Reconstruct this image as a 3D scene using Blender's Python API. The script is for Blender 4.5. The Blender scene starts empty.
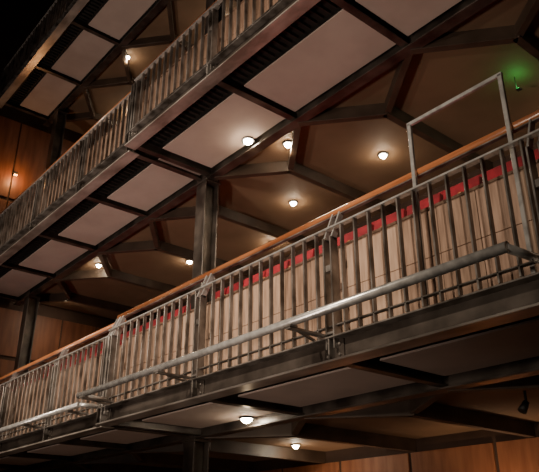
import bpy, math, random, bmesh
from mathutils import Vector, Matrix
random.seed(4)
CZ = 1.6   # eye height; all local z values below are relative to eye level
C = bpy.context.scene.collection

# ---------------------------------------------------------------- materials
def newmat(name):
    m = bpy.data.materials.new(name); m.use_nodes = True
    nt = m.node_tree; b = nt.nodes['Principled BSDF']
    return m, nt, b
def noise_mat(name, c1, c2, scale=4, stretch=(1,1,1), rough=0.6, metal=0.0, bump=0.0, detail=6, lo=0.35, hi=0.65, rvar=0.0, coat=0.0):
    m, nt, b = newmat(name)
    tc = nt.nodes.new('ShaderNodeTexCoord'); mp = nt.nodes.new('ShaderNodeMapping')
    mp.inputs['Scale'].default_value = stretch
    n = nt.nodes.new('ShaderNodeTexNoise'); n.inputs['Scale'].default_value = scale; n.inputs['Detail'].default_value = detail
    r = nt.nodes.new('ShaderNodeValToRGB')
    r.color_ramp.elements[0].position = lo; r.color_ramp.elements[1].position = hi
    r.color_ramp.elements[0].color = (*c1, 1); r.color_ramp.elements[1].color = (*c2, 1)
    nt.links.new(tc.outputs['Object'], mp.inputs['Vector']); nt.links.new(mp.outputs['Vector'], n.inputs['Vector'])
    nt.links.new(n.outputs['Fac'], r.inputs['Fac']); nt.links.new(r.outputs['Color'], b.inputs['Base Color'])
    b.inputs['Roughness'].default_value = rough; b.inputs['Metallic'].default_value = metal
    b.inputs['Coat Weight'].default_value = coat; b.inputs['Coat Roughness'].default_value = 0.2
    if rvar:
        mr = nt.nodes.new('ShaderNodeMapRange'); mr.inputs['To Min'].default_value = rough-rvar; mr.inputs['To Max'].default_value = rough+rvar
        nt.links.new(n.outputs['Fac'], mr.inputs['Value']); nt.links.new(mr.outputs['Result'], b.inputs['Roughness'])
    if bump:
        bp = nt.nodes.new('ShaderNodeBump'); bp.inputs['Strength'].default_value = bump; bp.inputs['Distance'].default_value = 0.01
        nt.links.new(n.outputs['Fac'], bp.inputs['Height']); nt.links.new(bp.outputs['Normal'], b.inputs['Normal'])
    return m
def emis(name, col, s):
    m, nt, b = newmat(name)
    b.inputs['Emission Color'].default_value = (*col, 1); b.inputs['Emission Strength'].default_value = s
    b.inputs['Base Color'].default_value = (*col, 1)
    return m

STEEL = noise_mat('raw_steel', (0.08,0.066,0.055), (0.32,0.29,0.265), 6, (1,1,0.6), 0.32, 0.6, 0.05, rvar=0.12)
STEELD = noise_mat('dark_mill_steel', (0.032,0.025,0.021), (0.11,0.09,0.076), 3, (1,1,1), 0.34, 0.5, 0.05, rvar=0.12)
FLANGE = noise_mat('highlit_steel_flange', (0.24,0.205,0.175), (0.54,0.49,0.44), 4, (0.5,1,1), 0.30, 0.5, 0.03)  # paler than the other steel: the flange's bright highlight is put into the colour
RIB = noise_mat('brown_painted_steel', (0.04,0.026,0.018), (0.07,0.048,0.034), 3, (1,1,1), 0.5, 0.1)
GALV = noise_mat('galvanised_tube', (0.42,0.405,0.39), (0.66,0.64,0.61), 14, (1,1,1), 0.26, 0.6)
HAND = noise_mat('oak_handrail', (0.29,0.095,0.034), (0.48,0.19,0.08), 6, (0.3,4,4), 0.25, coat=0.6)
BOARD = noise_mat('sawn_oak_board', (0.22,0.13,0.085), (0.37,0.24,0.17), 7, (5,5,0.5), 0.6, 0, 0.1)
BOARD2 = noise_mat('sawn_oak_board_pale', (0.27,0.17,0.115), (0.42,0.285,0.20), 6, (5,5,0.5), 0.6, 0, 0.1)
BOARD3 = noise_mat('sawn_oak_board_dark', (0.16,0.095,0.06), (0.30,0.19,0.13), 6, (5,5,0.5), 0.6, 0, 0.1)
BACKB = noise_mat('board_backing', (0.05,0.03,0.02), (0.08,0.05,0.034), 6, (5,5,0.5), 0.7)
SOFF = noise_mat('plaster_soffit_panel', (0.38,0.30,0.26), (0.45,0.36,0.315), 1.5, (1,1,1), 0.8)
CEIL = noise_mat('brown_ceiling_board', (0.135,0.082,0.046), (0.18,0.112,0.066), 1.2, (1,1,1), 0.75)
BLACK = noise_mat('black_paint', (0.010,0.009,0.008), (0.018,0.016,0.014), 4, (1,1,1), 0.6)
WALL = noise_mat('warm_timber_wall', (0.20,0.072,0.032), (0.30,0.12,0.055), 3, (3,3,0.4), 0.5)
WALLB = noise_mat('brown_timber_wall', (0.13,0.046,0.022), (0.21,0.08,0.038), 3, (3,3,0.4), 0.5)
WALLD = noise_mat('dark_wall_backing', (0.04,0.02,0.012), (0.06,0.032,0.02), 2, (1,1,1), 0.8)
RED = noise_mat('red_seat_fabric', (0.17,0.005,0.012), (0.30,0.010,0.022), 6, (1,1,1), 0.85)
FLOORM = noise_mat('dark_floor_boards', (0.06,0.035,0.022), (0.10,0.06,0.04), 3, (0.4,6,1), 0.5)
LAMP = emis('lamp_glow', (1.0,0.90,0.70), 160)
LAMPG = emis('green_lamp_glow', (0.08,1.0,0.2), 1)
LAMPO = emis('orange_lamp_glow', (1.0,0.45,0.12), 8)

# ---------------------------------------------------------------- mesh builder
class MB:
    def __init__(s): s.v=[]; s.f=[]; s.m=[]; s.mats=[]; s.sm=[]
    def mi(s, mat):
        if mat not in s.mats: s.mats.append(mat)
        return s.mats.index(mat)
    def box(s, x0,x1,y0,y1,z0,z1, mat):
        b=len(s.v)
        for z in (z0,z1):
            for (x,y) in ((x0,y0),(x1,y0),(x1,y1),(x0,y1)): s.v.append((x,y,z+CZ))
        for f in ((0,3,2,1),(4,5,6,7),(0,1,5,4),(1,2,6,5),(2,3,7,6),(3,0,4,7)):
            s.f.append([b+i for i in f]); s.m.append(s.mi(mat)); s.sm.append(False)
    def bar(s, p, q, w, h, mat, up=(0,0,1)):
        p=Vector(p); q=Vector(q); d=(q-p).normalized(); u=Vector(up)
        if abs(d.dot(u))>0.98: u=Vector((0,1,0))
        r=d.cross(u).normalized(); u=r.cross(d).normalized(); b=len(s.v)
        for c in (p,q):
            for (i,j) in ((-1,-1),(1,-1),(1,1),(-1,1)):
                t=c+r*(i*w/2)+u*(j*h/2); s.v.append((t.x,t.y,t.z+CZ))
        for f in ((0,3,2,1),(4,5,6,7),(0,1,5,4),(1,2,6,5),(2,3,7,6),(3,0,4,7)):
            s.f.append([b+i for i in f]); s.m.append(s.mi(mat)); s.sm.append(False)
    def cyl(s, p, q, r0, mat, n=14, r1=None, capm=None):
        r1=r0 if r1 is None else r1
        p=Vector(p); q=Vector(q); d=(q-p).normalized(); u=Vector((0,0,1))
        if abs(d.dot(u))>0.98: u=Vector((0,1,0))
        r=d.cross(u).normalized(); u=r.cross(d).normalized(); b=len(s.v)
        for c,rr in ((p,r0),(q,r1)):
            for k in range(n):
                a=2*math.pi*k/n; t=c+(r*math.cos(a)+u*math.sin(a))*rr; s.v.append((t.x,t.y,t.z+CZ))
        for k in range(n):
            k2=(k+1)%n; s.f.append([b+k,b+k2,b+n+k2,b+n+k]); s.m.append(s.mi(mat)); s.sm.append(True)
        s.f.append([b+k for k in range(n)][::-1]); s.m.append(s.mi(mat)); s.sm.append(False)
        s.f.append([b+n+k for k in range(n)]); s.m.append(s.mi(capm or mat)); s.sm.append(False)
    def done(s, name, bevel=0.0, seg=1, parent=None):
        me=bpy.data.meshes.new(name); me.from_pydata(s.v,[],s.f)
        for m in s.mats: me.materials.append(m)
        for i,p in enumerate(me.polygons): p.material_index=s.m[i]; p.use_smooth=s.sm[i]
        me.update(); o=bpy.data.objects.new(name, me); C.objects.link(o)
        bm=bmesh.new(); bm.from_mesh(me); bmesh.ops.recalc_face_normals(bm, faces=bm.faces); bm.to_mesh(me); bm.free()
        if bevel:
            md=o.modifiers.new('bevel','BEVEL'); md.width=bevel; md.segments=seg; md.limit_method='ANGLE'
        if parent: o.parent=parent
        return o
def empty(name):
    e=bpy.data.objects.new(name,None); e.empty_display_size=0.2; C.objects.link(e); return e

JX = [-1.9-2.02*k for k in range(-2,8)]     # structural bays (x = 2.14 ... -16.0)
XR, XL, XS = 3.0, -16.3, -8.12              # right end, left end, step position
BACK = 8.8
COLX = [-8.2, -15.45]
DYL = 0.12                                  # left run is set back a little

def gallery(oz, rail=True, seats=True):
    G = empty('gallery_balcony')
    runs = [(XS+0.05, XR, 0.0), (XL, XS-0.03, DYL)]
    m=MB()
    for x0,x1,dy in runs:
        y=4.0+dy
        m.box(x0,x1,y,y+0.018,oz+1.40,oz+1.60,STEELD)           # web
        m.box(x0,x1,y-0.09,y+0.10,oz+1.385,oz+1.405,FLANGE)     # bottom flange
        m.box(x0,x1,y-0.09,y+0.10,oz+1.585,oz+1.60,STEEL)       # top flange
        m.box(x0,x0+0.02,y-0.085,y+0.1,oz+1.405,oz+1.585,STEELD)
        for j in JX:
            if x0<j<x1:
                m.box(j-0.11,j+0.11,y-0.016,y,oz+1.41,oz+1.58,STEELD)  # splice plate
                m.box(j-0.008,j+0.008,y-0.085,y,oz+1.405,oz+1.585,STEEL)
                for bx in (-0.07,0.07):
                    for bz in (1.45,1.54):
                        m.cyl((j+bx,y-0.012,oz+bz),(j+bx,y-0.032,oz+bz),0.014,STEEL,6)
    m.done('steel_edge_beam',0.003,parent=G)
    m=MB()
    m.box(XL,XR,5.46,5.475,oz+1.375,oz+1.60,STEELD)
    m.box(XL,XR,5.39,5.55,oz+1.36,oz+1.38,STEELD)
    for j in JX:
        dy = DYL if j<XS else 0
        for jj in ((j,) if abs(j-XS)>0.4 else (XS+0.12, XS-0.10)):
            m.box(jj-0.007,jj+0.007,4.02+dy,5.46,oz+1.41,oz+1.58,STEELD)
            m.box(jj-0.05,jj+0.05,4.02+dy,5.46,oz+1.395,oz+1.41,STEELD)
        k=j+0.95
        m.bar((j,5.5,oz+1.445),(k,6.3,oz+1.445),0.10,0.19,RIB)
        m.bar((k,6.25,oz+1.445),(k,BACK,oz+1.445),0.10,0.19,RIB)
        m.bar((k,6.3,oz+1.445),(k+1.07,5.5,oz+1.445),0.09,0.15,RIB)
    m.done('steel_floor_joists',0.003,parent=G)
    m=MB()
    for a,b in zip(JX[1:],JX[:-1]):
        dy = DYL if a<XS-0.5 else 0
        m.box(a+0.075,b-0.075,4.46+dy,5.37,oz+1.47,oz+1.49,SOFF)
    m.box(XL,XR,4.14,5.46,oz+1.55,oz+1.56,BLACK)
    x=XL
    while x<XR:
        d=(DYL if x<XS else 0); m.box(x,x+0.012,4.2+d,4.42+d,oz+1.50,oz+1.55,BLACK); x+=0.11
    m.done('soffit_panels',0.002,parent=G)
    m=MB()
    for x0,x1,dy in runs:
        m.box(x0,x1,4.0+dy,4.3,oz+1.602,oz+1.63,STEEL)
    m.box(XL,XR,4.3,BACK,oz+1.57,oz+1.63,FLOORM)
    m.box(XL,XR,4.45,5.3,oz+1.63,oz+1.98,FLOORM)
    m.box(XL,XR,5.3,6.3,oz+1.63,oz+2.74,FLOORM)
    m.box(XL,XR,6.3,BACK,oz+1.63,oz+3.40,FLOORM)
    m.done('gallery_floor',parent=G)
    m=MB(); m.box(XL,XR,5.56,BACK,oz+1.54,oz+1.565,CEIL); m.done('ceiling')
    if not rail: return
    P = empty('balcony_railing')
    m=MB()
    for x0,x1,dy in runs:
        y=3.99+dy
        m.box(x0,x1,y-0.03,y+0.03,oz+2.61,oz+2.628,GALV)
        m.box(x0,x1,y-0.022,y+0.022,oz+1.70,oz+1.712,STEEL)
        x=x0+0.09
        while x<x1-0.05:
            if min(abs(x-j) for j in JX)>0.07:
                m.box(x-0.008,x+0.008,y-0.022,y+0.022,oz+1.63,oz+2.61,STEEL)
            x+=0.1617
        for j in JX+[x0+0.04, x1-0.04, -1.72]:
            if x0-0.02<=j<=x1+0.02:
                for s in (-0.045,0.045):
                    m.box(j+s-0.008,j+s+0.008,y-0.055,y+0.035,oz+1.5,oz+2.52,STEEL)
                    m.bar((j+s,y-0.015,oz+2.5),(j+s,y+0.11,oz+2.80),0.016,0.06,GALV)
                m.box(j-0.05,j+0.05,y-0.05,y+0.03,oz+1.63,oz+1.65,STEEL)
                m.box(j-0.05,j+0.05,y-0.035,y+0.015,oz+2.2,oz+2.26,STEEL)
    m.done('steel_balusters',0.002,parent=P)
    m=MB()
    for x0,x1,dy in runs:
        m.cyl((x0,4.1+dy,oz+2.825),(x1,4.1+dy,oz+2.825),0.034,HAND,16)
        m.box(x0,x1,4.08+dy,4.12+dy,oz+2.785,oz+2.795,STEEL)
    m.done('wooden_handrail',parent=P)
    m=MB()
    for x0,x1,dy in runs:
        x=x0
        while x<x1:
            w=0.37
            mat=random.choice([BOARD,BOARD,BOARD2,BOARD3])
            t=random.uniform(-0.006,0.006); e=min(x+w-0.006,x1)
            m.box(x,e,4.17+dy+t,4.195+dy+t,oz+1.67+random.uniform(-0.01,0.01),oz+2.09,mat)
            m.box(x,e,4.17+dy+t,4.195+dy+t,oz+2.095,oz+2.50,mat)
            x+=w
        m.box(x0,x1,4.205+dy,4.23+dy,oz+1.64,oz+2.48,BACKB)
        m.box(x0,x1,4.16+dy,4.25+dy,oz+2.502,oz+2.525,BOARD3)
    m.done('timber_parapet_boards',0.002,parent=P)
    if seats:
        for (yy,zz,st) in ((4.85,1.98,0),(5.85,2.74,0.28),(6.9,3.40,0)):
            m=MB(); x=XL+0.6+st; n=0
            while x<XR-0.4:
                n+=1
                if (min(abs(x-c) for c in COLX)>0.5 or yy>6.5 or yy<5):
                    z=oz+zz
                    m.box(x-0.24,x+0.24,yy-0.42,yy+0.02,z+0.38,z+0.48,RED)
                    m.bar((x,yy+0.03,z+0.42),(x,yy+0.13,z+0.98),0.48,0.08,RED,up=(0,1,0))
                    m.box(x-0.2,x+0.2,yy-0.1,yy+0.04,z,z+0.38,BLACK)
                    for s in (-0.26,0.26):
                        m.box(x+s-0.02,x+s+0.02,yy-0.38,yy+0.02,z+0.56,z+0.60,HAND)
                        m.box(x+s-0.015,x+s+0.015,yy-0.2,yy-0.1,z,z+0.56,BLACK)
                x+=0.53
            m.done('theatre_seat_row',0.05,3)

T2, T3 = 4.08, 9.35
gallery(0.0)
gallery(T2, seats=True)
gallery(T3, seats=False)

# ---------------------------------------------------------------- outboard lighting bars
def lighting_bar(x0,x1,y,z,yr,js):
    m=MB()
    m.cyl((x0,y,z),(x1,y,z),0.036,GALV,18)
    m.cyl((x1-0.02,y,z),(x1+0.02,yr,z),0.03,GALV,14)
    m.cyl((x0+0.02,y,z),(x0,yr,z),0.03,GALV,14)
    for j in js:
        m.bar((j,y-0.03,z-0.05),(j,yr,z-0.05),0.055,0.02,STEEL)
        m.bar((j-0.12,yr,z-0.06),(j,y+0.05,z-0.05),0.02,0.02,STEEL)
        m.box(j-0.045,j+0.045,y-0.04,y+0.04,z-0.045,z-0.03,STEEL)
    m.done('lighting_bar')
lighting_bar(-7.85,-1.98,3.55,1.668,3.93,[-3.98,-6.0,-7.7])
lighting_bar(-15.8,-8.3,3.78,1.66,4.05,[-8.6,-10.05,-12.1,-14.1])

# ---------------------------------------------------------------- tall gate frame
m=MB()
for x in (-2.98,-2.1):
    m.box(x-0.018,x+0.018,4.03,4.06,1.64,3.28,GALV)
    m.box(x-0.05,x+0.05,4.015,4.07,1.632,1.645,STEEL)
m.box(-3.0,-2.08,4.03,4.06,3.26,3.295,GALV)
m.done('steel_gate_frame',0.004)

# ---------------------------------------------------------------- columns (H sections)
for cx in COLX:
    m=MB()
    m.box(cx-0.13,cx+0.13,5.40,5.42,-1.6,12.2,STEELD)
    m.box(cx-0.13,cx+0.13,5.64,5.66,-1.6,12.2,STEELD)
    m.box(cx-0.009,cx+0.009,5.42,5.64,-1.6,12.2,STEELD)
    for o in (0,T2,T3):
        m.box(cx-0.16,cx+0.16,5.38,5.68,o+1.33,o+1.355,STEELD)
    m.box(cx-0.2,cx+0.2,5.33,5.73,-1.6,-1.57,STEELD)
    m.done('steel_column',0.003)

# ---------------------------------------------------------------- room shell
m=MB(); m.box(-17,XR+6,-12,9.2,-1.75,-1.6,FLOORM); m.done('floor')
m=MB(); m.box(-17,XR+6,-12,9.2,16,16.2,BLACK); m.done('ceiling')
m=MB(); m.box(-17,XR,BACK,BACK+0.15,-1.6,16,WALLD)
x=-16.2
while x<XR-0.1:
    for z0,z1 in ((-1.5,1.34),(3.5,5.4),(7.6,10.7)):
        m.box(x+0.02,min(x+1.5,XR)-0.02,BACK-0.03,BACK,z0,z1,WALL)
    x+=1.52
m.done('wall_back',0.003)
m=MB(); m.box(-16.6,-16.45,-12,BACK,-1.6,16,WALLD)
y=2.0
while y<BACK-0.2:
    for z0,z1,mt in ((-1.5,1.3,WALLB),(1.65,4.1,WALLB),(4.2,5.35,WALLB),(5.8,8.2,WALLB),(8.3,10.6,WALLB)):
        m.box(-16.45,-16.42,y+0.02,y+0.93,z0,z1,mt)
    y+=0.95
m.done('wall_left',0.003)

# ---------------------------------------------------------------- lights
def add_light(kind,name,loc,energy,col,radius=0.05,target=None,size=60,blend=0.5,parent=None):
    l=bpy.data.lights.new(name,kind); l.energy=energy; l.color=col; l.shadow_soft_size=radius
    if kind=='SPOT': l.spot_size=math.radians(size); l.spot_blend=blend
    o=bpy.data.objects.new(name,l); C.objects.link(o); o.location=(loc[0],loc[1],loc[2]+CZ)
    if target is not None:
        d=Vector(target)-Vector(loc); o.rotation_euler=d.to_track_quat('-Z','Y').to_euler()
    if parent: o.parent=parent
    return o
WARM=(1.0,0.74,0.46)
def downlight(x,y,z,e=30,r=0.055,mat=None,col=None):
    # shallow surface-mounted spot: trim ring + domed bulb
    mat = mat or LAMP
    m=MB()
    m.cyl((x,y,z+0.035),(x,y,z+0.01),r+0.02,BLACK,20,r1=r+0.03)
    m.cyl((x,y,z+0.01),(x,y,z-0.012),r,mat,18,r1=r*0.9)
    m.cyl((x,y,z-0.012),(x,y,z-0.035),r*0.9,mat,18,r1=r*0.45)
    o=m.done('ceiling_downlight')
    if e:
        add_light('SPOT','lamp_beam',(x,y,z-0.05),e,col or WARM,0.05,(x,y,z-1),150,0.8,o)
        add_light('POINT','lamp_spill',(x,y,z-0.14),e*0.18,col or WARM,0.03,None,parent=o)
zl=5.585
for (x,y) in ((-6.62,5.90),(-5.90,7.26),(-8.02,7.26),(-11.5,7.37),(-12.95,5.97),(-15.35,6.33),(-3.1,8.2),(-9.6,8.1)):
    downlight(x,y,zl,34)
downlight(-6.85,5.31,5.515,34,r=0.07)
downlight(-6.78,5.30,1.435,22,r=0.07)
downlight(-8.6,7.75,1.505,24)
m=MB(); m.cyl((-3.9,6.86,1.42),(-3.9,6.86,1.54),0.015,BLACK,8); m.cyl((-3.9,6.86,1.42),(-3.93,6.80,1.32),0.035,BLACK,14,r1=0.05); m.done('track_spotlight')
for (x,y) in ((-12.4,5.85),(-14.5,7.1),(-10.0,7.1),(-7.0,7.1)):
    downlight(x,y,10.855,60)
m=MB(); m.box(-3.49,-3.43,7.07,7.13,5.38,5.39,BLACK); m.cyl((-3.46,7.1,5.39),(-3.46,7.1,5.405),0.02,LAMPG); m.bar((-3.49,7.1,5.385),(-3.49,7.1,5.60),0.008,0.008,BLACK)
o=m.done('green_indicator_lamp')
add_light('POINT','green_glow',(-3.46,7.1,5.46),1.8,(0.05,1.0,0.2),0.04,parent=o)
for (y,z) in ((4.9,9.0),):
    m=MB(); m.box(-16.42,-16.34,y-0.05,y+0.05,z-0.05,z+0.05,BLACK); m.box(-16.36,-16.30,y-0.04,y+0.04,z-0.06,z-0.04,LAMPO)
    o=m.done('wall_lamp'); add_light('POINT','wall_lamp_light',(-16.15,y,z-0.15),20,(1.0,0.5,0.2),0.05,None,parent=o)
# low unseen lamps, added to brighten the stalls back wall
for x in (-5.4,-2.6,-8.4):
    z=0.1
    m=MB(); m.box(x-0.1,x+0.1,8.55,8.77,z-0.1,z,BLACK); m.cyl((x,8.62,z),(x,8.62,z+0.015),0.05,LAMPO)
    o=m.done('added_wall_light'); add_light('SPOT','added_wall_beam',(x,8.4,z+0.05),48,(1.0,0.66,0.40),0.05,(x,8.75,1.2),140,0.9,o)

def unseen_lamp(loc,target,e,size,col,rad=0.3):  # spot with a housing, out of view; high ones key, low ones added fill
    L=Vector(loc); D=(Vector(target)-L).normalized()
    m=MB(); m.cyl(L-D*0.5,L-D*0.05,0.15,BLACK,18,r1=0.2); m.bar(L-D*0.3,L-D*0.3+Vector((0,0,0.45)),0.04,0.04,BLACK)
    o=m.done('unseen_lamp_body'); add_light('SPOT','unseen_lamp_beam',loc,e,col,rad,target,size,0.9,o)
KEY=(1.0,0.84,0.66)
unseen_lamp((-2,-6,8.5),(-6.3,4,2.2),7400,46,KEY,0.15)
unseen_lamp((-9,-6,6.5),(-10.5,4,3.2),4000,60,KEY,0.15)
unseen_lamp((-3,-5,1.0),(-3.4,4,2.4),900,60,KEY,0.3)  # low unseen lamp, added as frontal fill
unseen_lamp((-4,-4,-1.2),(-6.5,4.8,5.6),1900,62,(1.0,0.80,0.67),0.4)  # unseen, added near the floor to brighten undersides in place of bounced light
unseen_lamp((-11,-4,-1.2),(-11,5,7.0),1800,62,(1.0,0.80,0.67),0.4)  # added upward fill for the left run, also out of view

w=bpy.data.worlds.new('world'); bpy.context.scene.world=w; w.use_nodes=True
w.node_tree.nodes['Background'].inputs['Color'].default_value=(0.9,0.62,0.45,1)
w.node_tree.nodes['Background'].inputs['Strength'].default_value=0.02

# ---------------------------------------------------------------- camera
th=math.radians(24.6); az=math.radians(39.9)
F=Vector((-math.cos(az),math.sin(az),0)); R=Vector((F.y,-F.x,0)); Z=Vector((0,0,1))
fw=F*math.cos(th)+Z*math.sin(th); up=-F*math.sin(th)+Z*math.cos(th)
cd=bpy.data.cameras.new('camera'); cam=bpy.data.objects.new('camera',cd); C.objects.link(cam)
M=Matrix((R,up,-fw)).transposed().to_4x4(); M.translation=Vector((0,0,CZ)); cam.matrix_world=M
cd.sensor_width=36; cd.lens=680/539*36; cd.clip_start=0.05
bpy.context.scene.camera=cam
